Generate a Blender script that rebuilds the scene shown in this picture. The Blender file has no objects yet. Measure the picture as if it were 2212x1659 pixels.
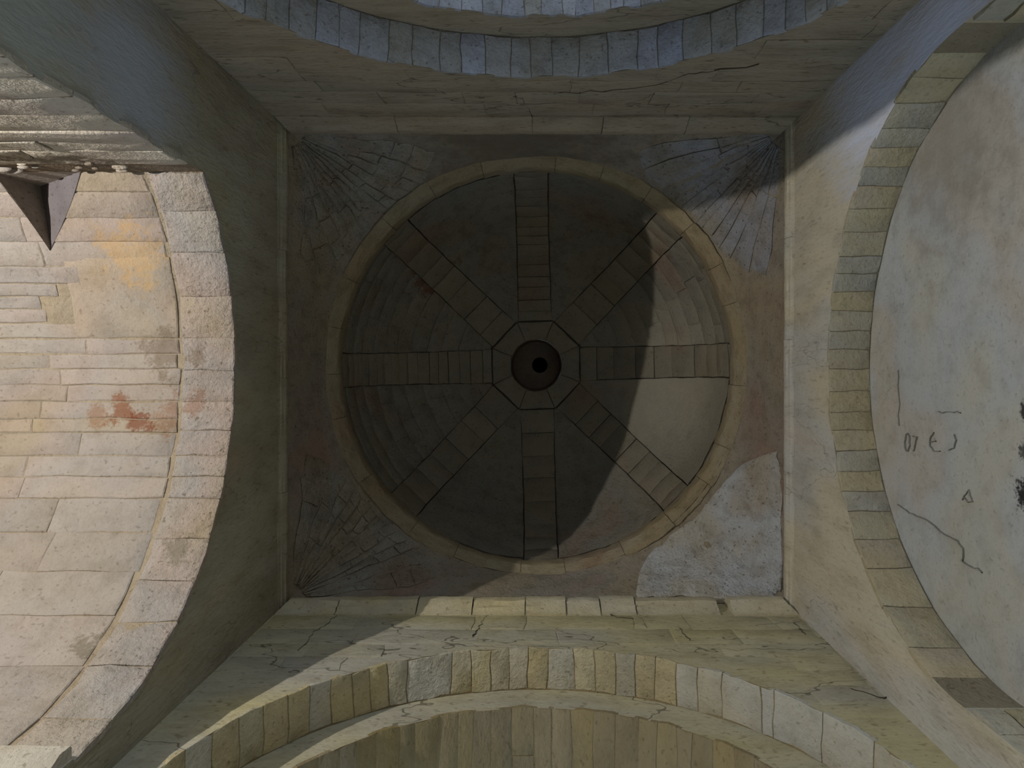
import bpy, bmesh, math, random
import numpy as np
from mathutils import Vector, noise as mnoise

# ------------------------------------------------------------------ camera, world, lights, exposure
SC = 2.5            # metres per model unit (half width of the crossing)
EYE = 1.5           # camera height above the floor
F_PX = 1600.0       # focal length in pixels of a 2212 x 1659 frame
AX, AY = 1158.0, 789.0   # pixel the zenith falls on

scene = bpy.context.scene
col = scene.collection
cam_d = bpy.data.cameras.new('camera')
cam_d.sensor_width = 36.0
cam_d.lens = F_PX / 2212.0 * 36.0
cam_d.shift_x = -(AX - 1106.0) / 2212.0
cam_d.shift_y = -(829.5 - AY) / 2212.0
cam_d.clip_start = 0.05
cam = bpy.data.objects.new('camera', cam_d)
cam.location = (0, 0, EYE)
cam.rotation_euler = (math.pi, 0, 0)      # looking straight up
col.objects.link(cam)
scene.camera = cam

world = bpy.data.worlds.new('world'); scene.world = world
world.use_nodes = True
bg = world.node_tree.nodes['Background']
bg.inputs['Color'].default_value = (0.55, 0.7, 1.0, 1)
bg.inputs['Strength'].default_value = 0.05

def W(x, y, z):
    return Vector((x * SC, y * SC, EYE + z * SC))

LAMP = (-2.24, -0.475, 1.10)       # floodlight on the side wall of the bright arm
FLOOD_W, FILL_FAR_W, FILL_NEAR_W = 880.0, 190.0, 70.0
def add_light(name, kind, loc, aim, energy, color, **kw):
    d = bpy.data.lights.new(name, kind)
    d.energy = energy; d.color = color
    for k, v in kw.items(): setattr(d, k, v)
    o = bpy.data.objects.new(name, d)
    o.location = W(*loc)
    o.rotation_euler = (W(*aim) - W(*loc)).to_track_quat('-Z', 'Y').to_euler()
    col.objects.link(o)
    return o
# bluish fill lamps added in both arms, aimed at the floor for bounce
add_light('floor_fill_far', 'AREA', (0, -3.7, 1.25), (0, -0.35, -0.6), FILL_FAR_W, (0.62, 0.81, 1.0), shape='RECTANGLE', size=1.5, size_y=2.0, spread=math.radians(75))
add_light('floor_fill_near', 'AREA', (0, 3.7, 1.25), (0, 0.35, -0.6), FILL_NEAR_W, (0.85, 0.93, 1.0), shape='RECTANGLE', size=1.5, size_y=2.0, spread=math.radians(75))

add_light('sky_fill_far', 'AREA', (0, -3.6, 0.75), (0, 0, 1.0), 165.0, (0.80, 0.90, 1.0), shape='RECTANGLE', size=1.6, size_y=2.6)  # added fill from the far arm, lifts the walls facing it
add_light('sky_fill_near', 'AREA', (0, 3.6, 0.75), (0, 0, 1.0), 180.0, (0.54, 0.75, 1.0), shape='RECTANGLE', size=1.6, size_y=2.6)  # added bluish fill from the near arm, lifts the dark walls

vs = scene.view_settings
vs.view_transform = 'Standard'; vs.look = 'None'
vs.exposure = 0.0; vs.gamma = 1.0; vs.use_curve_mapping = False
scene.cycles.max_bounces = 4
scene.cycles.diffuse_bounces = 4
scene.cycles.glossy_bounces = 1
scene.cycles.adaptive_threshold = 0.15
scene.cycles.use_denoising = True

# ------------------------------------------------------------------ materials
def lin(c):
    return tuple(((v / 255.0) / 12.92 if v <= 10 else (((v / 255.0) + 0.055) / 1.055) ** 2.4) for v in c) + (1.0,)

def stone_mat(name, cols, stains_and_light=(), tint=0.35, crack=0.0, crack_scale=1.4, bump=0.35, pits=0.5, stretch=(1, 1, 1), blotch=0.9, rough=0.92, grime=0.25):
    """cols: 3-5 sRGB colours of the stone, mixed by slow noise and by stone; stains_and_light: (x, y, z, radius, sRGB colour, strength) in model units; holds stains, painted light and painted shade"""
    m = bpy.data.materials.new(name); m.use_nodes = True
    nt = m.node_tree; N = nt.nodes; L = nt.links
    for n in list(N):
        if n.type != 'OUTPUT_MATERIAL': N.remove(n)
    out = [n for n in N if n.type == 'OUTPUT_MATERIAL'][0]
    bs = N.new('ShaderNodeBsdfPrincipled')
    bs.inputs['Roughness'].default_value = rough
    bs.inputs['Specular IOR Level'].default_value = 0.15
    L.new(bs.outputs[0], out.inputs[0])
    geo = N.new('ShaderNodeNewGeometry')
    mp = N.new('ShaderNodeMapping'); mp.inputs['Scale'].default_value = stretch
    L.new(geo.outputs['Position'], mp.inputs['Vector'])
    def noise(scale, detail=4, src=None, rgh=0.55, dist=0.0):
        n = N.new('ShaderNodeTexNoise'); n.inputs['Scale'].default_value = scale
        n.inputs['Detail'].default_value = detail; n.inputs['Roughness'].default_value = rgh
        n.inputs['Distortion'].default_value = dist
        L.new((src or mp.outputs[0]), n.inputs['Vector'])
        return n
    def mix(a, b, fac, mode='MIX'):
        n = N.new('ShaderNodeMix'); n.data_type = 'RGBA'; n.blend_type = mode
        for sock, v in ((n.inputs[6], a), (n.inputs[7], b), (n.inputs[0], fac)):
            if isinstance(v, (int, float)): sock.default_value = v
            elif isinstance(v, tuple): sock.default_value = v
            else: L.new(v, sock)
        return n.outputs[2]
    def math_(op, a, b=None, clamp=False):
        n = N.new('ShaderNodeMath'); n.operation = op; n.use_clamp = clamp
        for sock, v in ((n.inputs[0], a), (n.inputs[1], b)):
            if v is None: continue
            if isinstance(v, (int, float)): sock.default_value = v
            else: L.new(v, sock)
        return n.outputs[0]
    def ramp(fac, stops):
        n = N.new('ShaderNodeValToRGB')
        e = n.color_ramp.elements
        while len(e) < len(stops): e.new(0.5)
        for el, (p, c) in zip(e, stops): el.position = p; el.color = c
        L.new(fac, n.inputs[0])
        return n.outputs[0]
    slow = noise(blotch, 2)
    k = len(cols)
    c0 = ramp(slow.outputs[0], [(0.30 + 0.40 * i / (k - 1), lin(c)) for i, c in enumerate(cols)])
    oi = N.new('ShaderNodeObjectInfo')
    c1 = ramp(oi.outputs['Random'], [(i / (k - 1), lin(cols[(i * 2 + 1) % k])) for i in range(k)])
    c = mix(c0, c1, tint)
    # per stone value shift
    val = math_('MULTIPLY_ADD', oi.outputs['Random'], 7.31)
    N_frac = math_('FRACT', val)
    vshift = math_('ADD', math_('MULTIPLY', N_frac, 0.30 * tint), 1.0 - 0.15 * tint)
    comb = N.new('ShaderNodeCombineColor')
    for i in range(3): L.new(vshift, comb.inputs[i])
    c = mix(c, comb.outputs[0], 1.0, 'MULTIPLY')
    # medium blotches and grain
    med = noise(5.5, 3, rgh=0.68)
    c = mix(c, ramp(med.outputs[0], [(0.30, (0.72, 0.70, 0.66, 1)), (0.55, (1, 1, 1, 1)), (0.75, (1.0, 1.0, 1.0, 1))]), grime * 2.2 if grime < 0.45 else 1.0, 'MULTIPLY')
    fine = noise(46, 2, rgh=0.7)
    c = mix(c, ramp(fine.outputs[0], [(0.33, (0.62, 0.59, 0.55, 1)), (0.47, (1, 1, 1, 1))]), grime, 'MULTIPLY')
    # flecks
    fl = noise(31, 1, rgh=0.4)
    c = mix(c, ramp(fl.outputs[0], [(0.27, (0.42, 0.37, 0.31, 1)), (0.34, (1, 1, 1, 1))]), min(1.0, pits), 'MULTIPLY')
    if crack > 0:
        wob = noise(2.2, 3, rgh=0.6)
        vadd = N.new('ShaderNodeVectorMath'); vadd.operation = 'MULTIPLY_ADD'
        L.new(wob.outputs['Color'], vadd.inputs[0]); vadd.inputs[1].default_value = (0.75, 0.75, 0.75)
        L.new(mp.outputs[0], vadd.inputs[2])
        vo = N.new('ShaderNodeTexVoronoi'); vo.feature = 'DISTANCE_TO_EDGE'; vo.inputs['Scale'].default_value = crack_scale
        L.new(vadd.outputs[0], vo.inputs['Vector'])
        gate = slow
        cr = math_('LESS_THAN', vo.outputs['Distance'], 0.0038)
        cr = math_('MULTIPLY', cr, math_('GREATER_THAN', gate.outputs[0], 0.47))
        c = mix(c, (0.035, 0.028, 0.02, 1), math_('MULTIPLY', cr, crack))
    for (x, y, z, r, sc_, st, *sf) in stains_and_light:
        p = W(x, y, z)
        d = N.new('ShaderNodeVectorMath'); d.operation = 'DISTANCE'
        L.new(geo.outputs['Position'], d.inputs[0]); d.inputs[1].default_value = p
        edge = med
        dd = math_('DIVIDE', d.outputs['Value'], r * SC)
        dd = math_('ADD', dd, math_('MULTIPLY', math_('SUBTRACT', edge.outputs[0], 0.5), 3.2 if not sf else 1.6))
        if not sf: dd = math_('ADD', dd, math_('MULTIPLY', math_('SUBTRACT', fine.outputs[0], 0.5), 1.6))
        mask = N.new('ShaderNodeMapRange'); mask.interpolation_type = 'SMOOTHSTEP'
        L.new(dd, mask.inputs[0]); mask.inputs[1].default_value = 1.15 if not sf else 1.5; mask.inputs[2].default_value = 0.5 if not sf else 0.1
        c = mix(c, lin(sc_), math_('MULTIPLY', mask.outputs[0], st))
    L.new(c, bs.inputs['Base Color'])
    # relief
    b1 = noise(22, 3, rgh=0.68)
    h = math_('MULTIPLY', b1.outputs[0], 1.0)
    bp = N.new('ShaderNodeBump'); bp.inputs['Strength'].default_value = bump; bp.inputs['Distance'].default_value = 0.03
    L.new(h, bp.inputs['Height']); L.new(bp.outputs[0], bs.inputs['Normal'])
    return m

CREAM = [(157, 146, 133), (165, 156, 145), (157, 152, 148), (166, 151, 141), (162, 146, 121)]
M = {}
M['vault_left'] = stone_mat('vault_left_stone', CREAM, tint=0.45, bump=0.35, pits=0.4,
    stains_and_light=[(-1.37, 0.15, 2.44, 0.045, (128, 74, 42), 0.7), (-1.20, 0.15, 2.44, 0.06, (142, 96, 64), 0.5), (-1.30, 0.20, 2.43, 0.04, (120, 62, 34), 0.7),
            (-1.44, 0.16, 2.43, 0.04, (140, 96, 60), 0.5), (-1.22, -0.04, 2.45, 0.08, (116, 98, 76), 0.5), (-1.20, 0.72, 1.98, 0.05, (126, 116, 100), 0.8), (-1.28, -0.36, 2.35, 0.11, (192, 158, 108), 0.55), (-1.62, 0.82, 1.68, 0.05, (104, 96, 82), 0.8)])
M['vault_ring'] = stone_mat('arch_ring_stone', CREAM, tint=0.3, bump=0.7, pits=0.65, grime=0.3,
    stains_and_light=[(-1.13, 0.12, 2.44, 0.04, (138, 92, 62), 0.45), (-1.12, -0.02, 2.45, 0.035, (110, 92, 72), 0.5), (-1.09, 0.55, 2.24, 0.05, (128, 118, 102), 0.7)])
M['mortar_left'] = stone_mat('vault_left_mortar', [(150, 134, 112), (164, 150, 128), (142, 132, 116)], tint=0.0, bump=0.6, pits=0.4)
M['infill'] = stone_mat('side_wall_stone', [(176, 166, 150), (184, 176, 164), (170, 154, 144), (180, 172, 154)], tint=0.5, bump=0.5, pits=0.5,
    stains_and_light=[(-1.35, -0.58, 2.14, 0.15, (92, 80, 66), 0.7), (-1.62, -0.58, 2.0, 0.14, (104, 92, 72), 0.6)])
M['infill_mortar'] = stone_mat('side_wall_mortar', [(112, 98, 82), (126, 112, 96), (104, 92, 78)], tint=0.0, bump=0.9, pits=0.7)
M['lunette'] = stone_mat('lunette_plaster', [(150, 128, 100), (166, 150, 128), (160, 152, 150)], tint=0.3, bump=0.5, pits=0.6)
M['lunette_shade'] = stone_mat('lunette_shade_plaster', [(112, 106, 108), (122, 114, 112), (104, 100, 104)], tint=0.3, bump=0.5, pits=0.6)  # darker copy of the lunette plaster, facet shading put into the colour
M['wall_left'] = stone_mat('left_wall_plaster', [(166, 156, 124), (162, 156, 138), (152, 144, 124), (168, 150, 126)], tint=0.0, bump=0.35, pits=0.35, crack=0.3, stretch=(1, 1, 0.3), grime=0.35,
    stains_and_light=[(-1.0, -0.72, 1.85, 0.26, (172, 178, 188), 0.75, 1), (-1.0, -0.70, 1.45, 0.2, (164, 170, 166), 0.7, 1)])  # pale bluish patches paint cool daylight onto the wall
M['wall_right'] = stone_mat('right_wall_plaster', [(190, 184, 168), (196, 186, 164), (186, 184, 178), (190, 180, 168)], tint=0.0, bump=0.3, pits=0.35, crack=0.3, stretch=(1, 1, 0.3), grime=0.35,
    stains_and_light=[(1.0, -0.88, 2.25, 0.30, (210, 216, 238), 0.95, 1), (1.0, -0.88, 1.85, 0.32, (210, 216, 238), 0.95, 1)])  # bluish patches lighten the dim upper wall, daylight put into the colour
M['wall_near'] = stone_mat('near_wall_stone', [(176, 166, 124), (182, 172, 132), (172, 166, 146), (164, 160, 148)], tint=0.2, bump=0.35, pits=0.5, crack=0.6, crack_scale=0.7, stretch=(0.5, 1, 1), grime=0.3)
M['wall_far'] = stone_mat('far_wall_stone', [(152, 136, 114), (156, 143, 122), (146, 137, 119), (152, 130, 110)], tint=0.15, bump=0.5, pits=0.6, crack=0.5, crack_scale=0.7, stretch=(0.35, 1, 1.3), grime=0.4)
M['vouss_near'] = stone_mat('near_arch_stone', [(174, 158, 118), (182, 172, 142), (170, 164, 146), (178, 162, 120), (190, 186, 176)], tint=0.6, bump=0.6, pits=0.5)
M['mortar_near'] = stone_mat('near_arch_mortar', [(140, 124, 92), (150, 134, 102), (128, 114, 88)], tint=0.0, bump=0.6)
M['vault_near'] = stone_mat('near_vault_stone', [(144, 128, 92), (138, 122, 84), (146, 132, 106), (134, 122, 102)], tint=0.6, bump=0.5, pits=0.4, stretch=(1, 0.5, 1))
M['vouss_far'] = stone_mat('far_arch_stone', [(160, 162, 166), (168, 170, 182), (154, 152, 146), (158, 163, 180), (148, 146, 140)], tint=0.6, bump=0.6, pits=0.6, grime=0.4)
M['mortar_far'] = stone_mat('far_arch_mortar', [(108, 102, 92), (118, 112, 102), (102, 96, 88)], tint=0.0, bump=0.6)
M['vouss_right'] = stone_mat('right_arch_stone', [(174, 162, 132), (168, 162, 148), (177, 167, 136), (164, 162, 154), (179, 163, 136)], tint=0.65, bump=0.5, pits=0.4)
M['mortar_right'] = stone_mat('right_arch_mortar', [(132, 122, 102), (140, 130, 110), (122, 114, 98)], tint=0.0, bump=0.6)
M['crack'] = stone_mat('crack_shadow', [(74, 66, 55), (82, 74, 62), (70, 62, 52)], tint=0.0, bump=0.2, pits=0.0)
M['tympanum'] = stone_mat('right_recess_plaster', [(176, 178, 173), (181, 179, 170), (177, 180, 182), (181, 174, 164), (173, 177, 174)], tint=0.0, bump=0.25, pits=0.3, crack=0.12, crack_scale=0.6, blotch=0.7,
    stains_and_light=[(1.14, -0.62, 2.05, 0.30, (140, 134, 124), 0.7, 1), (1.14, 0.30, 1.72, 0.045, (30, 30, 30), 0.95), (1.14, 0.11, 1.73, 0.022, (34, 34, 34), 0.9), (1.14, 0.20, 1.725, 0.03, (40, 40, 40), 0.8)])
M['cornice'] = stone_mat('cornice_stone', [(182, 170, 136), (188, 180, 158), (178, 174, 164), (184, 168, 126)], tint=0.5, bump=0.4, pits=0.5)
M['ring'] = stone_mat('ring_stone', [(154, 140, 110), (146, 132, 104), (150, 142, 122), (142, 122, 100)], tint=0.4, bump=0.6, pits=0.5, stretch=(1, 1, 3), grime=0.4)
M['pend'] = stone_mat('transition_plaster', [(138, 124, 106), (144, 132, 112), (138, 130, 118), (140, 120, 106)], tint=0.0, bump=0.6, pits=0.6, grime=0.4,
    stains_and_light=[(-0.1, -0.94, 3.12, 0.55, (106, 94, 80), 0.85, 1)])  # broad dark patch paints shade on the over-bright far side
M['squinch_shade'] = stone_mat('unlit_squinch_stone', [(136, 127, 110), (144, 133, 114), (138, 136, 128), (132, 118, 102)], tint=0.2, bump=1.0, pits=0.8, grime=0.45)  # darker copy for the unlit corners, shade put into the colour
M['squinch_half_shade'] = stone_mat('shaded_squinch_stone', [(150, 147, 142), (142, 136, 126), (146, 148, 156), (138, 128, 116)], tint=0.2, bump=1.0, pits=0.8, grime=0.45)  # in-between copy for the half shaded corner, shade put into the colour
M['squinch'] = stone_mat('squinch_stone', [(184, 182, 176), (174, 168, 156), (180, 184, 190), (166, 156, 142)], tint=0.2, bump=1.0, pits=0.8, grime=0.45)  # paler copy for the floodlit corner, light put into the colour
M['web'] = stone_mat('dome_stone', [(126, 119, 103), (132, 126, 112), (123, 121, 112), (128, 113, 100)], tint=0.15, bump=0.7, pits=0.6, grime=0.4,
    stains_and_light=[(-0.58, -0.50, 3.95, 0.13, (100, 50, 34), 0.6), (0.74, 0.12, 3.9, 0.42, (168, 160, 142), 0.7, 1)])  # reddish stain; pale plaster patch also paints the lit side brighter
M['rib'] = stone_mat('rib_stone', [(128, 120, 101), (133, 125, 109), (125, 120, 107), (130, 115, 98)], tint=0.2, bump=0.5, pits=0.5)
M['dome_mortar'] = stone_mat('dome_mortar', [(62, 57, 49), (70, 63, 54), (58, 53, 47)], tint=0.0, bump=0.6)
M['oculus_brown'] = stone_mat('oculus_stone', [(150, 130, 114), (160, 138, 118), (140, 134, 132)], tint=0.2, bump=0.6)  # plain brown stone of the oculus shaft and cover
M['vouss_pale'] = stone_mat('pale_arch_plaster', [(178, 176, 166), (182, 174, 154), (178, 181, 182)], tint=0.4, bump=0.4, pits=0.4)
M['black'] = stone_mat('hole_black', [(10, 9, 9), (12, 11, 10), (9, 9, 10)], tint=0.0, bump=0.2, pits=0.0)  # black painted in for the unlit depth of the vent hole
M['floor'] = stone_mat('floor_stone', [(196, 192, 184), (206, 202, 194), (188, 184, 178)], tint=0.2, bump=0.3)
M['scratch'] = stone_mat('scratched_line', [(132, 132, 126), (138, 136, 128), (128, 128, 124)], tint=0.0, bump=0.2)

def plain(name, c, rough=0.5, metal=0.0, emit=None):
    m = bpy.data.materials.new(name); m.use_nodes = True
    b = m.node_tree.nodes['Principled BSDF']
    b.inputs['Base Color'].default_value = lin(c); b.inputs['Roughness'].default_value = rough; b.inputs['Metallic'].default_value = metal
    if emit:
        b.inputs['Emission Color'].default_value = lin(c); b.inputs['Emission Strength'].default_value = emit
    return m
M['metal'] = plain('grey_metal', (70, 72, 74), 0.45, 0.8)
M['lens'] = plain('lamp_glass', (255, 240, 210), 0.2, 0.0, 3.0)
M['added_pane'] = plain('added_window_pane', (170, 200, 235), 0.3, 0.0, 0.6)
M['wood'] = plain('added_window_wood', (84, 64, 46), 0.7)

# ------------------------------------------------------------------ object helpers
WLOC = {}
def tag(o, label=None, cat=None, group=None, kind=None):
    if label: o['label'] = label
    if cat: o['category'] = cat
    if group: o['group'] = group
    if kind: o['kind'] = kind
    return o

def put(name, verts, faces, mat, parent=None, sharp=32, center=True):
    """verts in model units (n x 3)"""
    V = np.asarray(verts, float) * SC + np.array([0, 0, EYE])
    c = (V.min(0) + V.max(0)) / 2 if center else np.zeros(3)
    me = bpy.data.meshes.new(name)
    me.from_pydata((V - c).tolist(), [], faces)
    me.update()
    me.shade_smooth()
    try: me.set_sharp_from_angle(angle=math.radians(sharp))
    except Exception: pass
    me.materials.append(mat)
    o = bpy.data.objects.new(name, me); col.objects.link(o)
    pl = np.zeros(3)
    if parent is not None:
        o.parent = parent; pl = WLOC[parent]
    o.location = (c - pl).tolist()
    WLOC[o] = c
    return o

def empty(name, loc):
    o = bpy.data.objects.new(name, None); col.objects.link(o)
    o.empty_display_size = 0.2
    o.location = W(*loc); WLOC[o] = np.array(W(*loc))
    return o

def n1(seed, t):
    r = (seed * 12.9898) % 6.283
    return (np.sin(t * 3.1 + r) + 0.6 * np.sin(t * 7.7 + r * 2.3) + 0.4 * np.sin(t * 17.3 + r * 3.9)) / 1.6

def fbm(P, freq, oct_=3):
    P = np.asarray(P); sh = P.shape[:-1]
    out = np.array([mnoise.fractal(Vector(p) * freq, 0.8, 2.0, oct_) for p in P.reshape(-1, 3)])
    return out.reshape(sh)

def grid_faces(nu, nv, off=0, flip=False):
    f = []
    for i in range(nu):
        for j in range(nv):
            a = off + i * (nv + 1) + j; b = a + nv + 1
            q = [a, b, b + 1, a + 1]
            f.append(q[::-1] if flip else q)
    return f

def orient(P, Nn):
    du = P[1, 0] - P[0, 0]; dv = P[0, 1] - P[0, 0]
    i, j = P.shape[0] // 2, P.shape[1] // 2
    du = P[min(i + 1, P.shape[0] - 1), j] - P[i - 1 if i else 0, j]; dv = P[i, min(j + 1, P.shape[1] - 1)] - P[i, j - 1 if j else 0]
    return np.dot(np.cross(du, dv), Nn[i, j]) < 0

def surf(name, S, u0, u1, v0, v1, nu, nv, mat, parent=None, lift=0.0, amp=0.0, freq=1.5, fade=0.0):
    u, v = np.meshgrid(np.linspace(u0, u1, nu + 1), np.linspace(v0, v1, nv + 1), indexing='ij')
    P, Nn = S(u, v)
    d = np.full(u.shape, lift)
    if amp: d = d + amp * fbm(P, freq * SC)
    P = P + Nn * d[..., None]
    return put(name, P.reshape(-1, 3), grid_faces(nu, nv, 0, orient(P, Nn)), mat, parent)

def block_mesh(S, u0, u1, v0, v1, lu=1.0, lv=1.0, h=0.005, gap=0.0035, wob=0.003, nu=4, nv=4, bev=0.0025, seed=0, rough=0.002, depth=0.012, ends=(0, 0, 0, 0)):
    """a stone lying on the surface S over a patch of its parameters; ends: extra reach past each of u0 u1 v0 v1 (no joint there when set)"""
    def axis(n, length):
        b = min(0.2, 1.6 * bev / max(length, 1e-4))
        return np.array([0.0] + list(np.linspace(b, 1 - b, n)) + [1.0])
    s = axis(nu, abs(u1 - u0) * lu); t = axis(nv, abs(v1 - v0) * lv)
    su, tv = np.meshgrid(s, t, indexing='ij')
    um = u0 + su * (u1 - u0); vm = v0 + tv * (v1 - v0)
    sg = lambda a: float(round(a, 4)) * 37.7 + 1.3
    e0 = u0 + gap / 2 / lu + (wob * n1(sg(u0) + 5, vm * lv * 9) / lu) - ends[0] / lu
    e1 = u1 - gap / 2 / lu + (wob * n1(sg(u1) + 5, vm * lv * 9) / lu) + ends[1] / lu
    f0 = v0 + gap / 2 / lv + (wob * n1(sg(v0), um * lu * 9) / lv) - ends[2] / lv
    f1 = v1 - gap / 2 / lv + (wob * n1(sg(v1), um * lu * 9) / lv) + ends[3] / lv
    U = e0 + su * (e1 - e0); Vv = f0 + tv * (f1 - f0)
    P, Nn = S(U, Vv)
    rs = random.Random(seed)
    hh = h * (0.65 + 0.7 * rs.random())
    tl = (rs.random() - 0.5) * h * 0.6, (rs.random() - 0.5) * h * 0.6
    H = hh + tl[0] * (su - 0.5) + tl[1] * (tv - 0.5) + rough * fbm(P + rs.random() * 9, 9.0)
    edge = (su == 0) | (su == 1) | (tv == 0) | (tv == 1)
    H = np.where(edge, H - bev, H)
    top = P + Nn * H[..., None]
    low = P - Nn * depth
    n_u, n_v = len(s) - 1, len(t) - 1
    fl = orient(top, Nn)
    verts = list(top.reshape(-1, 3)); faces = grid_faces(n_u, n_v, 0, fl)
    ring = [(i, 0) for i in range(n_u + 1)] + [(n_u, j) for j in range(1, n_v + 1)] + [(i, n_v) for i in range(n_u - 1, -1, -1)] + [(0, j) for j in range(n_v - 1, 0, -1)]
    base = len(verts)
    for (i, j) in ring: verts.append(low[i, j])
    for k in range(len(ring)):
        k2 = (k + 1) % len(ring)
        a = ring[k][0] * (n_v + 1) + ring[k][1]; b = ring[k2][0] * (n_v + 1) + ring[k2][1]
        q = [a, base + k, base + k2, b]
        faces.append(q[::-1] if fl else q)
    return verts, faces

SEED = [0]
def stone(name, S, u0, u1, v0, v1, mat, parent, **kw):
    SEED[0] += 1
    v, f = block_mesh(S, u0, u1, v0, v1, seed=SEED[0], **kw)
    return put(name, v, f, mat, parent)

def sweep(name, prof, path, s0, s1, mat, parent, n=1, jitter=0.0, mitre=None):
    """extrude a profile [(d, z)] along path(s, d) -> (x, y); mitre(end, d) gives the end's s"""
    verts, faces = [], []
    m = len(prof)
    jr = random.Random(SEED[0]); SEED[0] += 1
    jd, jz = (jr.random() - 0.5) * jitter, (jr.random() - 0.5) * jitter
    for i in range(n + 1):
        for (d, z) in prof:
            a = mitre(0, d) if (mitre and mitre(0, d) is not None) else s0
            b = mitre(1, d) if (mitre and mitre(1, d) is not None) else s1
            s = a + (b - a) * i / n
            wv = jitter * 0.5 * float(n1(jd * 999 + d * 40, np.array(s * 14)))
            x, y = path(s, d + jd + wv)
            verts.append((x, y, z + jz))
    for i in range(n):
        for k in range(m):
            a = i * m + k; b = i * m + (k + 1) % m
            faces.append([a, b, b + m, a + m])
    faces.append(list(range(m))[::-1]); faces.append([n * m + k for k in range(m)])
    o = put(name, verts, faces, mat, parent, sharp=40)
    bm = bmesh.new(); bm.from_mesh(o.data); bmesh.ops.recalc_face_normals(bm, faces=bm.faces)
    bm.to_mesh(o.data); bm.free()
    return o

# ------------------------------------------------------------------ main dimensions (model units; pixel = axis + F * x / z)
WX, WY, ZF, ZT = 1.0, 0.95, -0.60, 2.97
A_LEFT = dict(r=0.85, c=1.60)
A_RIGHT = dict(r=0.80, c=1.73)
A_FAR = dict(r=0.90, c=1.535)
A_NEAR = dict(r=0.90, c=1.588)
SIDE_Y = -0.58         # face of the wall that narrows the left arch
D1_FAR, D1_NEAR, D_RIGHT = 1.08, 1.09, 1.14
R2_FAR, R2_NEAR = 0.75, 0.766

def frame(side):
    """(s, z, out) -> xyz for a crossing wall; out = distance behind the face"""
    if side == 'left':  return (lambda s, z, o: np.stack([-WX - o + 0 * s, s + 0 * o, z + 0 * s], -1)), np.array([1., 0, 0]), WY
    if side == 'right': return (lambda s, z, o: np.stack([WX + o + 0 * s, s + 0 * o, z + 0 * s], -1)), np.array([-1., 0, 0]), WY
    if side == 'far':   return (lambda s, z, o: np.stack([s + 0 * o, -WY - o + 0 * s, z + 0 * s], -1)), np.array([0, 1., 0]), WX
    return (lambda s, z, o: np.stack([s + 0 * o, WY + o + 0 * s, z + 0 * s], -1)), np.array([0, -1., 0]), WX

def wall_with_arch(name, side, r, c, mat, cut=None, out=0.0, ztop=ZT, half=None, amp=0.0035):
    fr, nrm, hw = frame(side)
    half = half or hw
    verts, faces = [], []
    def panel(sv, zlo, zhi, nz):
        off = len(verts)
        nu = len(sv) - 1
        s = np.repeat(np.array(sv)[:, None], nz + 1, 1)
        lo = np.array([zlo(q) for q in sv])[:, None]; hi = zhi
        z = lo + (hi - lo) * np.linspace(0, 1, nz + 1)[None, :] ** 1.3
        P = fr(s, z, np.full(s.shape, out))
        dist = np.sqrt(s ** 2 + np.maximum(z - c, 0) ** 2) - r
        fade = np.clip(dist / 0.06, 0, 1) * np.clip((half - np.abs(s)) / 0.06, 0, 1)
        P = P + nrm * (amp * fbm(P, 1.6 * SC) * fade)[..., None]
        verts.extend(P.reshape(-1, 3).tolist())
        faces.extend(grid_faces(nu, nz, off, orient(P, np.broadcast_to(nrm, P.shape))))
    arch = lambda q: c + math.sqrt(max(r * r - q * q, 0.0))
    lo_a = -r if cut is None else cut
    t0 = math.asin(max(-1, lo_a / r)); ts = np.linspace(t0, math.pi / 2, 64)
    panel([r * math.sin(t) for t in ts], arch, ztop, 22)
    panel(list(np.linspace(r, half, 5)), lambda q: ZF, ztop, 60)
    panel(list(np.linspace(-half, lo_a, 5 if cut is None else 14)), lambda q: ZF, ztop, 60)
    return put(name, verts, faces, mat)

def S_soffit(side, r, c):
    """u = distance behind the wall face, v = angle from the crown (towards +s)"""
    fr, nrm, _ = frame(side)
    def S(u, v):
        s = r * np.sin(v); z = c + r * np.cos(v)
        P = fr(s, z, u)
        ax = fr(np.zeros_like(s), z * 0 + c, u)
        Nn = ax - P
        Nn = Nn / np.linalg.norm(Nn, axis=-1, keepdims=True)
        return P, Nn
    return S

def jambs(name, side, r, c, o0, o1, mat, parent, sides=(-1, 1)):
    fr, nrm, _ = frame(side)
    for sg in sides:
        u, z = np.meshgrid(np.linspace(o0, o1, 4), np.linspace(ZF, c, 16), indexing='ij')
        P = fr(np.full(u.shape, sg * r), z, u)
        N2 = (fr(np.zeros_like(u), z, u) - P); N2 = N2 / np.linalg.norm(N2, axis=-1, keepdims=True)
        put(name, P.reshape(-1, 3), grid_faces(3, 15, 0, orient(P, N2)), mat, parent)

def ring_face(name, side, r_in, r_out, c, out, mat, parent):
    """vertical face between two concentric arches, with its straight legs"""
    fr, nrm, _ = frame(side)
    verts, faces = [], []
    pts = [(-1, z) for z in np.linspace(ZF, c, 10)][:-1]
    prof = [(-r_in, -r_out, z, z) for _, z in pts]
    for t in np.linspace(-math.pi / 2, math.pi / 2, 90):
        prof.append((r_in * math.sin(t), r_out * math.sin(t), c + r_in * math.cos(t), c + r_out * math.cos(t)))
    prof += [(r_in, r_out, z, z) for _, z in reversed(pts)]
    s = np.array([[p[0], p[1]] for p in prof]); z = np.array([[p[2], p[3]] for p in prof])
    P = fr(s, z, np.full(s.shape, out))
    return put(name, P.reshape(-1, 3), grid_faces(len(prof) - 1, 1, 0, orient(P, np.broadcast_to(nrm, P.shape))), mat, parent)

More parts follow.
